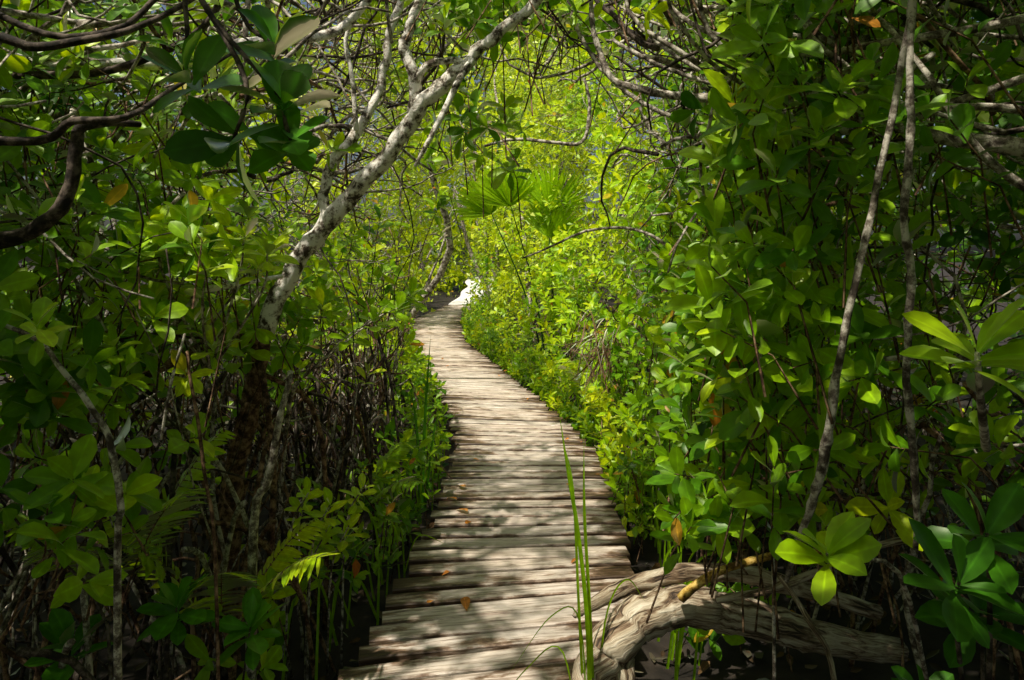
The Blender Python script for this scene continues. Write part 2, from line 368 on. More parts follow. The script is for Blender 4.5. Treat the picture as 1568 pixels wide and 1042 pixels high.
# ------------------------------------------------------------------ hero limbs
def pts(s): return [tuple(float(v) for v in q.split(',')) for q in s.split()]
tree=empty('mangrove_tree')
t=Tubes()
t.add(pts("-1.18,3.2,1.26 -1.06,3.2,1.51 -.91,3.2,1.74 -.74,3.15,1.92 -.58,3.1,2.09 -.44,3.05,2.25 -.37,3,2.34 -.19,2.95,2.48 -.07,2.9,2.58 .1,2.85,2.72 .3,2.8,3.1"),
      [.041,.040,.039,.037,.035,.034,.033,.025,.022,.019,.015],sides=12,sub=6,wob=.008,knots=.07)
t.add(pts("-.43,3.05,2.28 -.43,3,2.44 -.47,3,2.55 -.45,3,2.65 -.41,3,2.75 -.38,3,2.88 -.3,3,3.1"),[.027,.025,.023,.02,.019,.017,.013],sides=10,sub=6,wob=.006,knots=.07)
t.add(pts("-.96,3.2,1.66 -.88,3.2,1.79 -.88,3.2,1.96 -.83,3.2,2.10 -.73,3.25,2.25 -.64,3.3,2.44 -.61,3.3,2.6 -.59,3.3,2.72 -.54,3.3,2.88 -.5,3.3,3.2"),[.024,.024,.022,.023,.022,.02,.019,.018,.016,.014],sides=10,sub=6,wob=.006,knots=.07)
t.add(pts("-.42,3,2.42 -.36,2.97,2.48 -.27,2.95,2.49 -.19,2.95,2.475"),[.017,.016,.015,.014],sides=8,wob=.003,knots=.05)
t.add(pts("-.40,2.8,2.01 -.32,2.8,2.16 -.23,2.85,2.36 -.17,2.9,2.48"),[.007,.011,.013,.014],sides=8,wob=.002,knots=.05)
t.add(pts("-.60,3,2.9 -.64,3,2.77 -.76,3,2.64 -.87,2.9,2.57 -1.03,2.8,2.52 -1.17,2.7,2.46 -1.28,2.7,2.40 -1.5,2.6,2.38 -1.68,2.5,2.34 -1.9,2.4,2.39"),[.016,.019,.02,.021,.022,.022,.02,.018,.016,.014],sides=8,sub=5,wob=.004,knots=.05)
t.add(pts("-.73,3.2,2.23 -.75,3.2,2.48 -.78,3.2,2.66 -.72,3.2,2.82"),[.012,.011,.01,.009],sides=8,wob=.003,knots=.04)
t.add(pts("-1.37,2.6,1.30 -1.29,2.6,1.39 -1.22,2.6,1.46 -1.18,2.6,1.51 -1.10,2.7,1.53 -.98,2.9,1.56"),[.012,.014,.015,.013,.01,.007],sides=8,wob=.003,knots=.05)
t.obj('trunk_and_limbs',M_pale,tree)
t=Tubes()
t.add(pts("-1.38,3.25,-.3 -1.33,3.25,.52 -1.26,3.22,.82 -1.20,3.2,1.07 -1.175,3.2,1.29"),[.05,.046,.044,.043,.041],sides=12,sub=6,wob=.005,knots=.06)
t.add(pts("-1.18,3.2,1.24 -1.27,3,1.28 -1.44,2.9,1.19 -1.56,2.8,1.11 -1.65,2.8,.9 -1.75,2.8,-.3"),[.022,.02,.018,.017,.016,.018],sides=8,wob=.004,knots=.04)
t.add(pts("-1.19,3.2,1.2 -1.12,3.1,1.0 -1.08,3.1,.6 -1.12,3.0,-.3"),[.016,.015,.014,.014],sides=8,wob=.004)
t.add(pts("-1.19,3.2,1.1 -1.0,3.4,.9 -.95,3.5,.4 -.97,3.5,-.3"),[.012,.012,.012,.012],sides=8,wob=.004)
t.obj('trunk_base_and_roots',M_brown,tree)

tree2=empty('mangrove_tree')
t=Tubes()
t.add(pts("-1.6,1.9,1.0 -1.55,1.9,1.6 -1.34,1.9,1.71 -1.24,1.9,1.81 -1.21,1.9,1.95 -1.19,1.9,2.01 -1.09,2,2.03"),[.03,.026,.02,.018,.017,.014,.008],sides=9,wob=.004,knots=.04)
t.add(pts("-1.5,1.7,1.95 -1.25,1.8,1.95 -1.16,1.8,2.0 -1.02,1.8,2.01 -1.0,2,2.13 -.9,2.2,2.3"),[.013,.012,.011,.009,.007,.005],sides=7,wob=.003)
t.add(pts("-1.5,1.7,2.2 -1.29,1.7,2.19 -1.18,1.7,2.17 -1.03,1.7,2.19 -.94,1.8,2.27 -.83,1.9,2.4"),[.014,.013,.012,.01,.008,.006],sides=7,wob=.003)
t.add(pts("-1.5,1.8,2.35 -1.2,1.75,2.22 -1.05,1.8,2.24 -.98,1.85,2.33 -.9,1.9,2.45"),[.01,.009,.009,.008,.006],sides=7,wob=.003)
t.add(pts("-.95,2.4,2.7 -1.02,2.4,2.55 -1.12,2.4,2.42 -1.4,2.4,2.3 -1.75,2.4,2.28"),[.012,.012,.013,.014,.015],sides=7,wob=.003)
t.add(pts("-1.6,1.9,-.3 -1.62,1.9,.5 -1.6,1.9,1.05"),[.035,.03,.03],sides=9,wob=.004,knots=.05)
t.obj('trunk_and_limbs',M_dark,tree2)

st=empty('bare_stems')
t=Tubes()
t.add(pts("-1.45,1.8,1.5 -1.26,1.8,1.43 -1.18,1.8,1.34 -1.09,1.8,1.22 -1.05,1.8,1.12 -1.03,1.8,.98 -1.04,1.8,.84 -1.06,1.85,-.3"),[.005,.006,.007,.008,.009,.009,.009,.010],sides=7,wob=.003,knots=.04)
t.add(pts("-.84,2.6,1.20 -.89,2.6,1.0 -.93,2.6,.78 -.98,2.6,.63 -1.0,2.6,-.3"),[.010,.012,.014,.016,.018],sides=8,wob=.004,knots=.06)
t.add(pts("-1.03,2.15,1.4 -1.05,2.1,1.25 -1.08,2.1,1.08"),[.004,.005,.004],sides=5)
t.obj('pale_stems',M_grey,st)
t=Tubes()
t.add(pts("-1.3,3,.62 -1.22,3,.50 -1.05,3,.33 -.92,3,.13 -.86,3,-.3"),[.008,.010,.010,.010,.011],sides=7,wob=.003)
t.add(pts("-1.1,2.3,1.32 -1.06,2.3,1.1 -1.03,2.3,.88 -1.0,2.3,.64 -.98,2.3,-.3"),[.005,.006,.006,.006,.007],sides=6,wob=.003)
t.add(pts(".64,2.9,.45 .75,3.2,.55 .9,3.4,.7 1.1,3.5,.9"),[.004,.006,.006,.005],sides=6,wob=.003)
t.obj('brown_stems',M_brown,st)

tree3=empty('mangrove_tree')
t=Tubes()
L3=["R .34,2.9,2.85 .34,2.9,2.65 .39,2.8,2.40 .52,2.7,2.30 .69,2.6,2.25 .85,2.5,2.22 .98,2.4,2.17 1.11,2.3,2.10 1.25,2.2,2.06 1.38,2.1,2.0 1.56,2.0,1.95 1.9,1.9,1.8 2.2,1.9,.8 2.2,1.9,-.3",
"S .24,3.1,3.0 .26,3.1,2.78 .33,3,2.55 .43,2.9,2.39 .58,2.8,2.25 .76,2.7,2.17 .91,2.6,2.09 1.11,2.5,2.02 1.17,2.4,2.04 1.25,2.25,2.07",
"S .6,2.3,2.6 .67,2.3,2.40 .76,2.3,2.30 .92,2.3,2.17 1.09,2.25,2.06 1.23,2.2,2.05",
"S .8,2,2.5 .87,2,2.30 .99,2,2.19 1.12,2,2.10 1.24,1.95,2.07 1.48,1.9,2.04 1.8,1.9,1.9",
"S .4,2.7,2.5 .54,2.6,2.38 .71,2.5,2.28 .91,2.4,2.2 1.14,2.3,2.18 1.3,2.2,2.11 1.56,2,2.19",
"S .5,3.0,2.72 .62,2.8,2.5 .8,2.7,2.36 1.0,2.6,2.30 1.3,2.5,2.3 1.7,2.4,2.2",
"S .72,2.6,2.12 .9,2.5,1.98 1.05,2.5,1.95 1.12,2.4,2.05 1.2,2.4,2.15 1.4,2.3,2.25",
"S .45,2.5,2.75 .55,2.4,2.52 .72,2.3,2.38 .95,2.2,2.30 1.15,2.1,2.30 1.5,2.0,2.34",
"S 1.1,2.1,2.4 1.2,2.0,2.2 1.25,1.9,2.0 1.4,1.9,1.85 1.7,1.9,1.75"]
for i,s in enumerate(L3):
    k,s=s[0],s[2:]; p=pts(s); n=len(p)
    R=[.009,.010,.012,.014,.016,.017,.018,.019,.02,.022,.026,.034,.04,.045] if k=='R' else list(np.linspace(.007,.013,n))
    t.add(p,R,sides=8,sub=5,wob=.004,knots=.05)
t.obj('trunk_and_limbs',M_grey,tree3)

t=Tubes()
t.add(pts("-.25,6,2.6 .03,6,2.67 .38,6,2.63 .61,6,2.64 .68,6,2.91 .64,6,3.2"),[.012,.015,.016,.017,.016,.012],sides=7,wob=.008)
t.add(pts(".06,4.2,1.62 .3,4.1,1.73 .48,4,1.8 .71,4,1.8 .9,3.9,1.69 1.3,3.9,1.3"),[.005,.007,.008,.009,.01,.012],sides=6,wob=.004)
t.add(pts(".97,2.4,1.29 1.14,2.3,1.29 1.34,2.2,1.32 1.8,2.1,1.3"),[.006,.008,.009,.011],sides=6,wob=.002)
t.add(pts(".9,3,1.5 1.2,3,1.54 1.45,2.9,1.57 1.8,2.9,1.7"),[.004,.006,.007,.008],sides=6,wob=.003)
t.obj('cross_branches',M_grey,st)
vine=empty('hanging_vine'); t=Tubes()
t.add(pts(".9,1.5,2.6 .88,1.5,2.12 .87,1.5,1.89 .86,1.5,1.71 .88,1.5,1.59 .88,1.52,1.40 .91,1.55,1.19 .95,1.6,.96"),[.006,.007,.008,.008,.008,.008,.008,.006],sides=8,sub=6,wob=.003,knots=.08)
t.obj('stem',M_grey,vine)
vine2=empty('hanging_vine'); t=Tubes()
t.add(pts(".95,1.6,2.3 .89,1.6,1.96 .84,1.6,1.73 .79,1.6,1.51 .76,1.62,1.29 .75,1.65,1.13 .73,1.7,.98 .7,1.75,.81"),[.007,.008,.008,.009,.010,.011,.009,.006],sides=8,sub=6,wob=.003,knots=.08)
t.obj('stem',M_grey,vine2)

log=empty('fallen_log'); t=Tubes()
t.add(pts(".24,2.46,.0 .28,2.50,.08 .36,2.56,.17 .48,2.63,.235 .66,2.70,.26 .86,2.76,.20 1.05,2.8,.14 1.27,2.86,.05 1.7,3.0,-.1"),[.045,.065,.076,.074,.068,.070,.066,.060,.05],sides=22,sub=9,wob=.005,knots=.035)
t.add(pts(".42,2.46,-.14 .40,2.50,.02 .43,2.58,.15"),[.03,.045,.04],sides=14,sub=6,wob=.006,knots=.05)
t.obj('trunk',M_log,log)
t=Tubes()
t.add(pts(".25,2.8,.16 .30,2.8,.20 .44,2.8,.27 .61,2.8,.33 .79,2.8,.35 1.0,2.85,.31 1.24,2.9,.23 1.6,3.0,.08"),[.010,.022,.030,.034,.034,.036,.032,.03],sides=14,sub=6,wob=.005,knots=.06)
t.add(pts("1.02,2.6,.42 1.08,2.55,.33 1.1,2.5,.29 1.17,2.5,.15 1.2,2.5,-.2"),.010,sides=7,wob=.003)
t.add(pts(".79,2.65,.31 1.0,2.65,.35 1.21,2.65,.43 1.43,2.65,.52 1.7,2.65,.56"),[.012,.014,.014,.012,.01],sides=8,wob=.004,knots=.05)
t.obj('limbs',M_log,log)
t=Tubes()
t.add(pts(".64,2.6,.34 .76,2.6,.43 .94,2.6,.49 1.13,2.6,.52 1.4,2.6,.51"),[.016,.015,.013,.012,.010],sides=9,sub=5,wob=.003,knots=.05)
t.obj('yellow_limb',M_ochre,log)

# ------------------------------------------------------------------ tangles of stems inside the thickets
tan={'dark':Tubes(),'grey':Tubes(),'brown':Tubes()}
def walker(p,v,n,step,r0,r1,wand,pull,key,sides=5,clear=.95):
    P=[p.copy()]; v=norm(v)
    for i in range(n):
        v=norm(v+rng.normal(0,wand,3)+pull); p=p+v*step; P.append(p.copy())
    P=np.array(P)
    if not cam_filter(P,1.9).all(): return
    lim=np.abs(P[:,0]-xc(P[:,1])); b=lim<clear
    if b.any() and P[b][:,2].min()<2.5: return
    tan[key].add(P,np.linspace(r0,r1,len(P)),sides=sides,smooth=False)
def pick(w): return ['dark','grey','brown'][rng.choice(3,p=w)]
for i in range(800):
    side=1 if rng.random()<.42 else -1; y=1.9+9*rng.random()**1.4
    x=xc(y)+side*(.95+rng.exponential(.75)); r=.004+.009*rng.random()**2
    walker(np.array([x,y,-.3]),np.array([rng.normal(0,.5),rng.normal(0,.3),1.]),int(rng.integers(9,20)),.14,r*1.3,r*.5,.22,np.array([0,0,.05]),pick([.38,.30,.32]),clear=.85)
for i in range(1100):
    side=1 if rng.random()<.5 else -1; y=1.9+8*rng.random()**1.2; z=.3+(1.2+.38*y)*rng.random()
    x=xc(y)+side*(.95+rng.exponential(.9)); r=.003+.006*rng.random()**1.5
    walker(np.array([x,y,z]),np.array([rng.normal(0,1),rng.normal(0,.7),rng.normal(.1,.4)]),int(rng.integers(8,18)),.10,r,r*.4,.25,np.array([0,0,-.02]),pick([.28,.5,.22]))
for i in range(680):
    side=1 if rng.random()<.5 else -1; y=1.9+2.6*rng.random(); z=1.95+(.25+.33*y)*rng.random()
    x=side*(.55+1.7*rng.random()); r=.005+.010*rng.random()**2
    walker(np.array([x,y,z]),np.array([-side*rng.random(),rng.normal(0,.5),rng.normal(.15,.3)]),int(rng.integers(9,18)),.10,r,r*.4,.30,np.array([0,0,.02]),pick([.28,.64,.08]),6,clear=.5)
for i in range(300):
    side=1 if rng.random()<.35 else -1; y=1.8+6*rng.random(); x=xc(y)+side*(.9+1.6*rng.random()); a=rng.random()*6.28; h=.4+.7*rng.random(); w=.2+.5*rng.random()
    q=[np.array([x+math.cos(a)*w*u,y+math.sin(a)*w*u,-.3+(h+.3)*(1-u*u)]) for u in (0,.3,.6,.85,1)]
    if min(abs(p[0]-xc(p[1])) for p in q)<.75: continue
    if not cam_filter(np.array(q)).all(): continue
    tan[pick([.4,.3,.3])].add(q,[.012,.011,.010,.009,.009],sides=5,sub=2)
tg=empty('branch_tangle')
tan['dark'].obj('dark_stems',M_dark,tg); tan['grey'].obj('grey_stems',M_grey,tg); tan['brown'].obj('brown_stems',M_brown,tg)
t=Tubes()
for i in range(60):
    y=9+20*rng.random(); s=1 if rng.random()<.5 else -1; x=xc(y)+s*(1.3+5*rng.random())
    p=[np.array([x,y,-.3])]; v=np.array([rng.normal(0,.2),0,1.])
    for k in range(6): v=norm(v+rng.normal(0,.25,3)+np.array([0,0,.2])); p.append(p[-1]+v*1.2)
    t.add(p,[.06,.05,.045,.04,.03,.02,.01],sides=6,sub=3)
t.obj('trunks',M_grey,bg)

# ------------------------------------------------------------------ individual plants
def rosette(name,c,axis,size,nleaf,tint,mat,stem=None,spread=.03,seedtint=.05):
    par=empty(name)
    c=np.array(c,float); B,D,Nn,S,T=expand(c[None],np.array([axis],float),np.array([size]),np.array([tint]),np.array([nleaf]),np.array([spread]))
    T=np.clip(tint+rng.normal(0,seedtint,len(T)),0,.92)
    leaves('leaves',B,D,Nn,S,T,'near',mat,par,fold=.3,bend=.18)
    if stem:
        tt=Tubes(); tt.add([c]+[np.array(q) for q in stem],np.linspace(.003,.006,len(stem)+1),sides=6); tt.obj('stem',M_dark if mat==M_leafdark else M_grey,par)
    return par
R=rosette
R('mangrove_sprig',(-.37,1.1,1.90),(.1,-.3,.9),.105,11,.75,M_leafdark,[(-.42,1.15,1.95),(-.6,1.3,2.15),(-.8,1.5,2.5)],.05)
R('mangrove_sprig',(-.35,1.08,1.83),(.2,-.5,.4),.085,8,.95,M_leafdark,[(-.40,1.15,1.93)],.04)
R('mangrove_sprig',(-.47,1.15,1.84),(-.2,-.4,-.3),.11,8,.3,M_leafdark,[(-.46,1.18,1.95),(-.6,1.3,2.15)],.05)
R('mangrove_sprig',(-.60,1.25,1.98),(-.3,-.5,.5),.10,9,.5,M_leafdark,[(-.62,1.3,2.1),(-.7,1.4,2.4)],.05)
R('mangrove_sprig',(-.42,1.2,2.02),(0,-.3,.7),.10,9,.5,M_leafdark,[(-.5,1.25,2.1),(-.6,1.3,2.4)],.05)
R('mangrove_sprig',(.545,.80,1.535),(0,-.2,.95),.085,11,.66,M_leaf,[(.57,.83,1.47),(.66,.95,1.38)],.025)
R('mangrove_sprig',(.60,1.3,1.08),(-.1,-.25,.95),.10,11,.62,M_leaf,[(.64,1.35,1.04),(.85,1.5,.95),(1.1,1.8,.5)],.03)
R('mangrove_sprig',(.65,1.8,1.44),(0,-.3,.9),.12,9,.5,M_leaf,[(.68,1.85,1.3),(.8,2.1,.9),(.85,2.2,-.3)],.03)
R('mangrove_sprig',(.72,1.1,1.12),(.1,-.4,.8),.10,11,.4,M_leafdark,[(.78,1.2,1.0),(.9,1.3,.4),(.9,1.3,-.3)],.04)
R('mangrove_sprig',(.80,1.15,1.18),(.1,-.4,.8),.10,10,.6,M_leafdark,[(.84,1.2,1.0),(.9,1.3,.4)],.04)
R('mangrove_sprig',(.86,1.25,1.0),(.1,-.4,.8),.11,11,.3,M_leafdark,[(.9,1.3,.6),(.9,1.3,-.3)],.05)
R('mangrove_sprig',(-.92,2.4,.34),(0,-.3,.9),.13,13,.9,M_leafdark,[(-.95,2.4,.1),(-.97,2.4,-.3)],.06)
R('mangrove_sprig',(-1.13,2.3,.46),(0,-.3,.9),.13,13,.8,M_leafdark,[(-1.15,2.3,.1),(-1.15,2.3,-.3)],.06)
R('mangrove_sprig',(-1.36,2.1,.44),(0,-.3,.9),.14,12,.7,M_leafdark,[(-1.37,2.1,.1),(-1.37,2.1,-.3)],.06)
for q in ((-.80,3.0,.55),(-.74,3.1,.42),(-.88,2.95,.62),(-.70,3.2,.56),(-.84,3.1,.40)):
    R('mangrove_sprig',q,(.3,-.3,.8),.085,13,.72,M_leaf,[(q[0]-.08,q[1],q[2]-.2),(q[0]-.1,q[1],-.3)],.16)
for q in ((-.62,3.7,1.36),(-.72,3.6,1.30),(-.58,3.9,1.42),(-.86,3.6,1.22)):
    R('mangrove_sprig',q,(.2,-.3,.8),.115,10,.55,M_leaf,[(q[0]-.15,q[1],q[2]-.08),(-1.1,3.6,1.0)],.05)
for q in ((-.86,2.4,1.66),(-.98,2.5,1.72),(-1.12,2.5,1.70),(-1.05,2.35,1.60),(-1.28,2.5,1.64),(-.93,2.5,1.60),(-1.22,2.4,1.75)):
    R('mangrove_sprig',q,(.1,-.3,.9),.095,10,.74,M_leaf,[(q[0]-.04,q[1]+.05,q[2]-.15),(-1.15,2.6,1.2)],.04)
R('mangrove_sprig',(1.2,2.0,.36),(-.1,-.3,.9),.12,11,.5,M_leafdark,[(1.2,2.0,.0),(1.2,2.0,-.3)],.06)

def fern(name,root,fronds,mat,tint):
    par=empty(name); B=[];D=[];Nn=[];S=[];T=[]; tt=Tubes()
    for tip,width in fronds:
        r=np.array(root,float); e=np.array(tip,float); mid=(r+e)/2+np.array([0,0,.32*np.linalg.norm((e-r)[:2])+.05])
        u=np.linspace(0,1,26)[:,None]; C=(1-u)**2*r+2*u*(1-u)*mid+u*u*e
        tt.add(C[::3],np.linspace(.004,.0012,len(C[::3])),sides=4,smooth=False)
        Tg=norm(np.gradient(C,axis=0)); sidev=norm(np.cross(Tg,[0,0,1.])); up=np.cross(sidev,Tg)
        for i in range(6,26):
            f=i/25; l=width*math.sin(math.pi*min(1,(f-.12)*.98))**.6+.01
            for sg in (-1,1):
                B.append(C[i]); D.append(sidev[i]*sg+Tg[i]*.45+rng.normal(0,.06,3)-np.array([0,0,.12])); Nn.append(up[i]+rng.normal(0,.1,3)); S.append(l); T.append(tint+rng.normal(0,.05))
    leaves('leaflets',np.array(B),np.array(D),np.array(Nn),np.array(S),np.clip(np.array(T),0,.92),'blade',mat,par,fold=.3,bend=.2,wid=1.7)
    tt.obj('rachises',M_brown,par)
fern('fern',(-1.15,2.7,.05),[((-.72,2.55,.52),.14),((-1.35,2.4,.62),.14),((-1.0,2.35,.55),.13),((-1.6,2.7,.6),.13),((-.85,2.95,.5),.11)],M_leaf,.75)
fern('fern',(-1.45,2.5,.3),[((-1.1,2.3,.85),.13),((-1.75,2.3,.8),.13),((-1.4,2.1,.75),.13),((-1.15,2.7,.95),.13)],M_leaf,.55)
fern('fern',(-.95,4.1,.0),[((-.55,3.9,.35),.12),((-.7,4.3,.45),.12),((-1.2,3.8,.4),.12)],M_leaf,.5)
fern('fern',(.95,7.2,-.1),[((.55,7.0,.5),.16),((.75,6.8,.6),.16),((1.3,6.9,.6),.16),((.6,7.5,.5),.16)],M_leaf,.75)

def fan_palm(name,base,hubs,R_,tint):
    par=empty(name); B=[];D=[];Nn=[];S=[];T=[];tt=Tubes()
    for hub,ax,face in hubs:
        hub=np.array(hub,float); ax=norm(np.array(ax,float)); face=norm(np.array(face,float)); s=norm(np.cross(ax,face)); f2=np.cross(s,ax)
        tt.add([np.array(base,float),(np.array(base)+hub)/2+np.array([.05,0,.1]),hub],[.016,.012,.008],sides=6)
        for k in range(38):
            a=math.radians(-70+140*k/37)
            D.append(ax*math.cos(a)+s*math.sin(a)+f2*.12*(-1)**k+rng.normal(0,.02,3)); B.append(hub); Nn.append(f2+s*.5*(-1)**k); S.append(R_*(.72+.28*math.cos(a))*(.9+.14*rng.random())); T.append(tint+rng.normal(0,.04))
    leaves('fan_blades',np.array(B),np.array(D),np.array(Nn),np.array(S),np.clip(np.array(T),0,.92),'blade',M_leaf,par,fold=.5,bend=.12,wid=.8)
    tt.obj('petioles',M_leafdark,par)
fan_palm('fan_palm',(.55,10.3,-.2),[((-.02,9.5,2.33),(-.22,-.1,.9),(.1,-.9,.3)),((.54,9.5,2.25),(.08,-.1,.95),(-.2,-.9,.3)),((.52,9.6,1.9),(.2,-.2,.8),(-.3,-.8,.4)),((-.3,10,2.25),(-.45,-.1,.8),(0,-.9,.2))],.68,.60)
N=70; P=np.array([.45,9.0,1.0])+rng.normal(0,1,(N,3))*np.array([.38,.3,.5]); P=P[(P[:,0]-xc(P[:,1])>.68)&(P[:,2]<1.85)]; n=len(P)
shr=empty('shrub'); sprig_mass('leaves',P,np.array([-.4,-.6,.7])+rng.normal(0,.4,(n,3)),.11+.04*rng.random(n),np.clip(.72+rng.normal(0,.12,n),0,.9),rng.integers(6,10,n),.05+.1*rng.random(n),'mid',M_leaf,shr)

def blade_obj(name,specs,mat):
    par=empty(name); V=[];F=[];C=[];n0=0
    for p,w in specs:
        P,_=smooth_path(p,[1]*len(p),6); T=norm(np.gradient(P,axis=0)); s=norm(np.cross(T,[.1,-1,.15])); nn=len(P)
        f=np.linspace(0,1,nn); ww=w*np.minimum(1,(1-f)*3.0+.02)*(1-.3*f)
        up=np.cross(s,T)
        for i in range(nn):
            V+= [P[i]-s[i]*ww[i],P[i]-up[i]*ww[i]*.5,P[i]+s[i]*ww[i]]; tv=rng.uniform(.42,.5); C+=[(tv,1,f[i],1),(tv,.1,f[i],1),(tv,1,f[i],1)]
        for i in range(nn-1):
            a=n0+3*i; F+=[[a,a+1,a+4,a+3],[a+1,a+2,a+5,a+4]]
        n0+=3*nn
    me=np_mesh('blades',V,F,True,C); new_obj('blades',me,par,mat)
blade_obj('grass_clump',[
 (pts(".28,2.42,-.2 .27,2.43,.3 .24,2.45,.63 .20,2.47,.88 .17,2.5,1.09"),.0085),
 (pts(".30,2.44,-.2 .28,2.45,.35 .26,2.45,.72 .26,2.47,1.0"),.007),
 (pts(".27,2.46,-.2 .24,2.46,.4 .22,2.46,.8 .185,2.48,.98"),.0055),
 (pts(".25,2.4,-.2 .18,2.4,.25 .05,2.42,.18 -.08,2.45,-.02"),.003),
 (pts(".27,2.42,-.2 .24,2.4,.35 .14,2.4,.38 -.02,2.42,.15"),.003),
 (pts(".30,2.5,-.2 .34,2.5,.3 .42,2.52,.45 .5,2.55,.35"),.004)],M_leaf)
blade_obj('grass_clump',[
 (pts("-.62,4.7,-.1 -.60,4.7,.5 -.56,4.7,1.1"),.012),(pts("-.64,4.75,-.1 -.66,4.75,.4 -.70,4.7,.75"),.010),(pts("-.60,4.7,-.1 -.55,4.7,.35 -.50,4.7,.6"),.008)],M_leafdark)
sp=[]
for i in range(260):
    s=1 if rng.random()<.6 else -1; y=2.8+10*rng.random(); x=xc(y)+s*(.66+.25*rng.random()); h=.10+.22*rng.random()
    a=rng.normal(0,.12,2); sp.append(([np.array([x,y,-.2]),np.array([x+a[0]*.5,y+a[1]*.5,h*.6]),np.array([x+a[0]*1.6+s*.02,y+a[1]*1.6,h])],.004+.003*rng.random()))
blade_obj('verge_grass',sp,M_leaf)
N=900; y=4.2+13*rng.random(N); x=xc(y)+.60+rng.exponential(.22,N); z=rng.random(N)**1.5*.5-.05
P=np.stack([x,y,z],-1); n=N; vg=empty('verge_plants')
sprig_mass('leaves',P,np.array([-.3,-.4,.9])+rng.normal(0,.4,(n,3)),.07+.03*rng.random(n),np.clip(.66+.5*fnoise(P,1.4,3)+rng.normal(0,.12,n),0,.92),rng.integers(5,9,n),.03+.08*rng.random(n),'mid',M_leaf,vg,tl=.15)
N=420; y=3.2+13*rng.random(N); x=xc(y)-.66-rng.exponential(.22,N); z=rng.random(N)**1.5*.5-.05
P=np.stack([x,y,z],-1); n=N
sprig_mass('leaves',P,np.array([.3,-.3,.9])+rng.normal(0,.4,(n,3)),.07+.03*rng.random(n),np.clip(.45+rng.normal(0,.15,n),0,.92),rng.integers(5,9,n),.03+.08*rng.random(n),'mid',M_leaf,vg,tl=.15)

df=empty('root_mass'); B=[];D=[]  # hanging strips stand for a brown root mass
for i in range(120):
    a=rng.random()*6.28; B.append(np.array([.78,5.8,.92])+rng.normal(0,.10,3)); D.append(np.array([math.cos(a)*.5-.25,math.sin(a)*.3-.2,-.7+rng.normal(0,.45)]))
leaves('strips',np.array(B),np.array(D),rng.normal(0,1,(120,3)),.15+.32*rng.random(120),rng.random(120),'blade',M_dead,df,wid=.3,bend=-.5)

# ------------------------------------------------------------------ boardwalk
bw=empty('boardwalk')
V=[];F=[];C=[];U=[];n0=0
s=-3.0
while s<22.4:
    wd=.114+rng.normal(0,.005); gap=.026+.010*rng.random()
    cx=float(xc(s)); sl=float((xc(s+.25)-xc(s-.25))/.5); ang=-math.atan(sl)*.85+rng.normal(0,.007)
    hl=.6+rng.normal(0,.014); off=rng.normal(0,.014); zt=rng.normal(0,.003); tilt=rng.normal(0,.006)
    nseg=10; th=.036; b=.006
    xs=np.linspace(-hl,hl,nseg+1); je=np.cumsum(rng.normal(0,.0014,nseg+1)); je2=np.cumsum(rng.normal(0,.0014,nseg+1))
    prof=[(-wd/2,-th),(-wd/2,-b),(-wd/2+b,0),(0,-.001),(wd/2-b,0),(wd/2,-b),(wd/2,-th)]
    ca,sa=math.cos(ang),math.sin(ang); r1,r2=rng.random(),rng.random(); uo=rng.random()*50
    for i,xx in enumerate(xs):
        e=(i==0 or i==nseg)
        for (py,pz) in prof:
            yy=py+(je[i] if py<0 else je2[i]); lx=(xx-off); zz=pz+zt+tilt*xx-(.004 if e and pz>-.01 else 0)
            V.append((cx+lx*ca+yy*sa, s-lx*sa+yy*ca, zz)); C.append((r1,r2,abs(xx)/hl,abs(py)/(wd/2))); U.append((xx+uo,py+uo*.37+(pz if pz<-.01 else 0)))
    k=7
    for i in range(nseg):
        for j in range(k-1):
            a=n0+i*k+j; F.append((a,a+1,a+k+1,a+k))
        a=n0+i*k; F.append((a+k-1,a,a+k,a+2*k-1))
    for base,rv in ((n0,False),(n0+nseg*k,True)):
        for q in ((0,1,5,6),(1,2,4,5)):
            q=[base+z for z in q]; F.append(tuple(q[::-1]) if rv else tuple(q))
    n0+=(nseg+1)*k; s+=(wd+gap)
me=np_mesh('planks',V,F,False,C); U=np.array(U,np.float32)
uvl=me.uv_layers.new(name='UVMap'); li=np.empty(len(me.loops),dtype=np.int32); me.loops.foreach_get('vertex_index',li); uvl.data.foreach_set('uv',U[li].ravel())
new_obj('planks',me,bw,M_plank)
V=[];F=[];n0=0
for o in (-.45,0,.45):
    ys=np.arange(-3,22.3,.4)
    for i,yy in enumerate(ys):
        x=float(xc(yy))+o
        V+=[(x-.03,yy,-.041),(x+.03,yy,-.041),(x+.03,yy,-.16),(x-.03,yy,-.16)]
        if i: 
            a=n0+4*(i-1)
            F+=[(a+j,a+(j+1)%4,a+4+(j+1)%4,a+4+j) for j in range(4)]
    n0+=4*len(ys)
new_obj('stringers',np_mesh('stringers',V,F,False),bw,M_dark)
t=Tubes()
for yy in np.arange(-2,21,1.6):
    for o in (-.45,.45):
        x=float(xc(yy))+o; t.add([(x,yy,-.165),(x,yy,-.6)],[.045,.045],sides=8,smooth=False)
t.obj('posts',M_dark,bw)

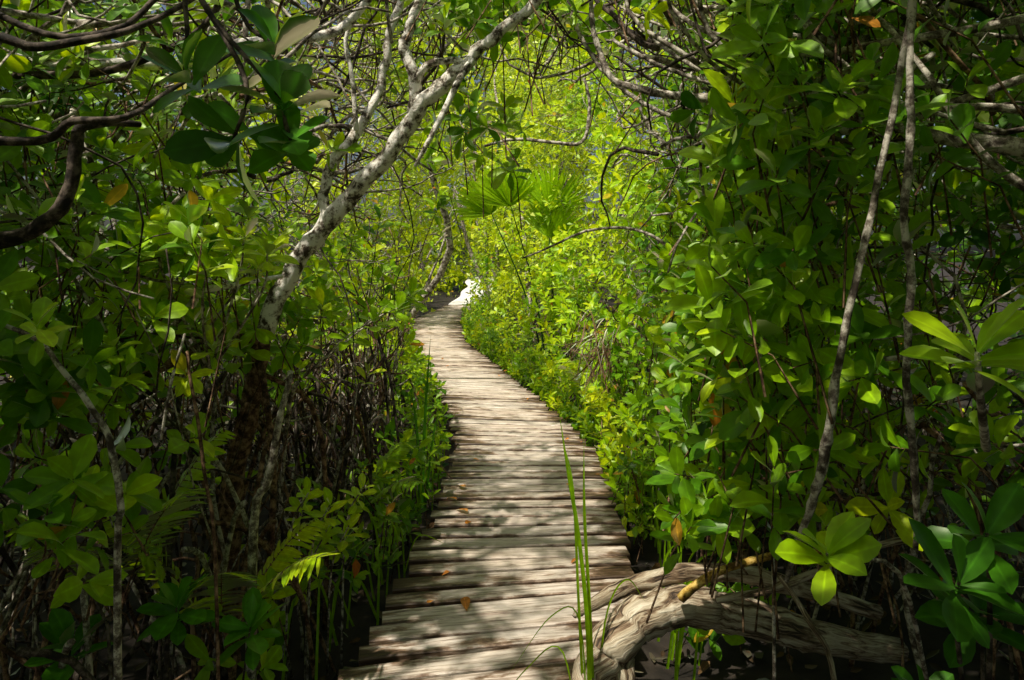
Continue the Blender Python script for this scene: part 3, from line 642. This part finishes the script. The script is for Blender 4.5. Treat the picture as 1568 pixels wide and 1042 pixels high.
fl=empty('fallen_leaves')
pos=[(-.38,4.86,.006),(-.36,4.40,.006),(-.44,4.6,.006),(-.21,3.15,.007),(.42,4.9,.006),(-.98,10,.006),(-.9,9.6,.006)]
for i in range(20):
    y=2.9+9*rng.random(); s_=-1 if rng.random()<.6 else 1; pos.append((float(xc(y))+s_*.56*rng.random()**.3,y,.006))
pos=np.array(pos); n=len(pos); a=rng.random(n)*6.28; sz=.05+.035*rng.random(n); sz[:4]=.10; sz[7:]*=.7
leaves('leaves',pos,np.stack([np.cos(a),np.sin(a),.05+0*a],-1),np.array([0,0,1.])+rng.normal(0,.12,(n,3)),sz,rng.random(n),'near',M_orange,fl,bend=-.1,fold=.5)

# ------------------------------------------------------------------ ground
gx=np.concatenate([-np.geomspace(90,6.2,20),np.linspace(-6,6,100),np.geomspace(6.2,90,20)]); gy=np.concatenate([np.linspace(-60,-7,8),np.linspace(-6,26,220),np.geomspace(27,160,20)])
X,Y=np.meshgrid(gx,gy); Z=np.array([[.09*noise.noise(Vector((a*.9,b*.9,0)))+.05*noise.noise(Vector((a*3,b*3,4))) for a in gx] for b in gy])-.27
Z+=np.clip(np.abs(X-xc(Y))-1,0,3)*.06 + np.clip((Y-17)/5,0,1)*.12
w=len(gx); I=np.arange(len(gy)-1)[:,None]*w+np.arange(w-1)[None]; Fq=np.stack([I,I+1,I+w+1,I+w],-1).reshape(-1,4)
new_obj('ground',np_mesh('ground',np.stack([X,Y,Z],-1).reshape(-1,3),Fq),None,M_soil)
ys=np.linspace(22.4,33,60); V=[];F=[]
for i,yy in enumerate(ys):
    hw=.52+.06*math.sin(yy*1.7)+.3*max(0,(yy-29)/4)
    for j in range(7):
        u=-1+j/3; V.append((float(xc(min(yy,46)))+u*hw,yy,.0+.05*(1-u*u)-.04+.055*(yy-22.4)+.02*noise.noise(Vector((u*2,yy,0)))))
    if i:
        a=7*(i-1); F+=[(a+j,a+j+1,a+j+8,a+j+7) for j in range(6)]
new_obj('sand_path',np_mesh('sand_path',V,F),None,M_sand)
N=5000; y=1.2+14*rng.random(N); sd=np.where(rng.random(N)<.5,-1,1); x=xc(y)+sd*(.62+3.2*rng.random(N)); a=rng.random(N)*6.28
gz=np.array([.09*noise.noise(Vector((p*.9,q*.9,0)))+.05*noise.noise(Vector((p*3,q*3,4))) for p,q in zip(x,y)])-.255+np.clip(np.abs(x-xc(y))-1,0,3)*.06
leaves('leaf_litter',np.stack([x,y,gz],-1),np.stack([np.cos(a),np.sin(a),rng.normal(.05,.15,N)],-1),np.array([0,0,1.])+rng.normal(0,.3,(N,3)),.05+.05*rng.random(N),rng.random(N),'mid',M_litter,None,bend=-.1)

twigs.obj('twigs',M_brown,tg)

# ------------------------------------------------------------------ light, sky, camera
w=bpy.data.worlds.new("World"); scene.world=w; w.use_nodes=True; nt=w.node_tree
sky=nt.nodes.new('ShaderNodeTexSky'); sky.sky_type='NISHITA'; sky.sun_disc=False
el=math.asin(SUN[2]); az=math.atan2(SUN[0],SUN[1]); sky.sun_elevation=el; sky.sun_rotation=az
sky.air_density=1.0; sky.dust_density=5.0; sky.ozone_density=1.0
b=nt.nodes['Background']; nt.links.new(sky.outputs[0],b.inputs[0]); b.inputs[1].default_value=.09
sl=bpy.data.lights.new('sun','SUN'); sl.energy=5; sl.angle=math.radians(1.2); sl.color=(1,.94,.80)
so=bpy.data.objects.new('sun',sl); scene.collection.objects.link(so)
so.rotation_euler=Vector(SUN).to_track_quat('Z','Y').to_euler(); so.location=(-5,-6,15)
cam=bpy.data.cameras.new('camera'); co=bpy.data.objects.new('camera',cam); scene.collection.objects.link(co); scene.camera=co
co.location=(0,0,1.65); co.rotation_euler=(math.radians(90),0,0); cam.sensor_width=36; cam.lens=24; cam.shift_y=-131/1568
cam.clip_start=.05; cam.clip_end=600
print('leaf sprigs',[len(a) for a in allw])
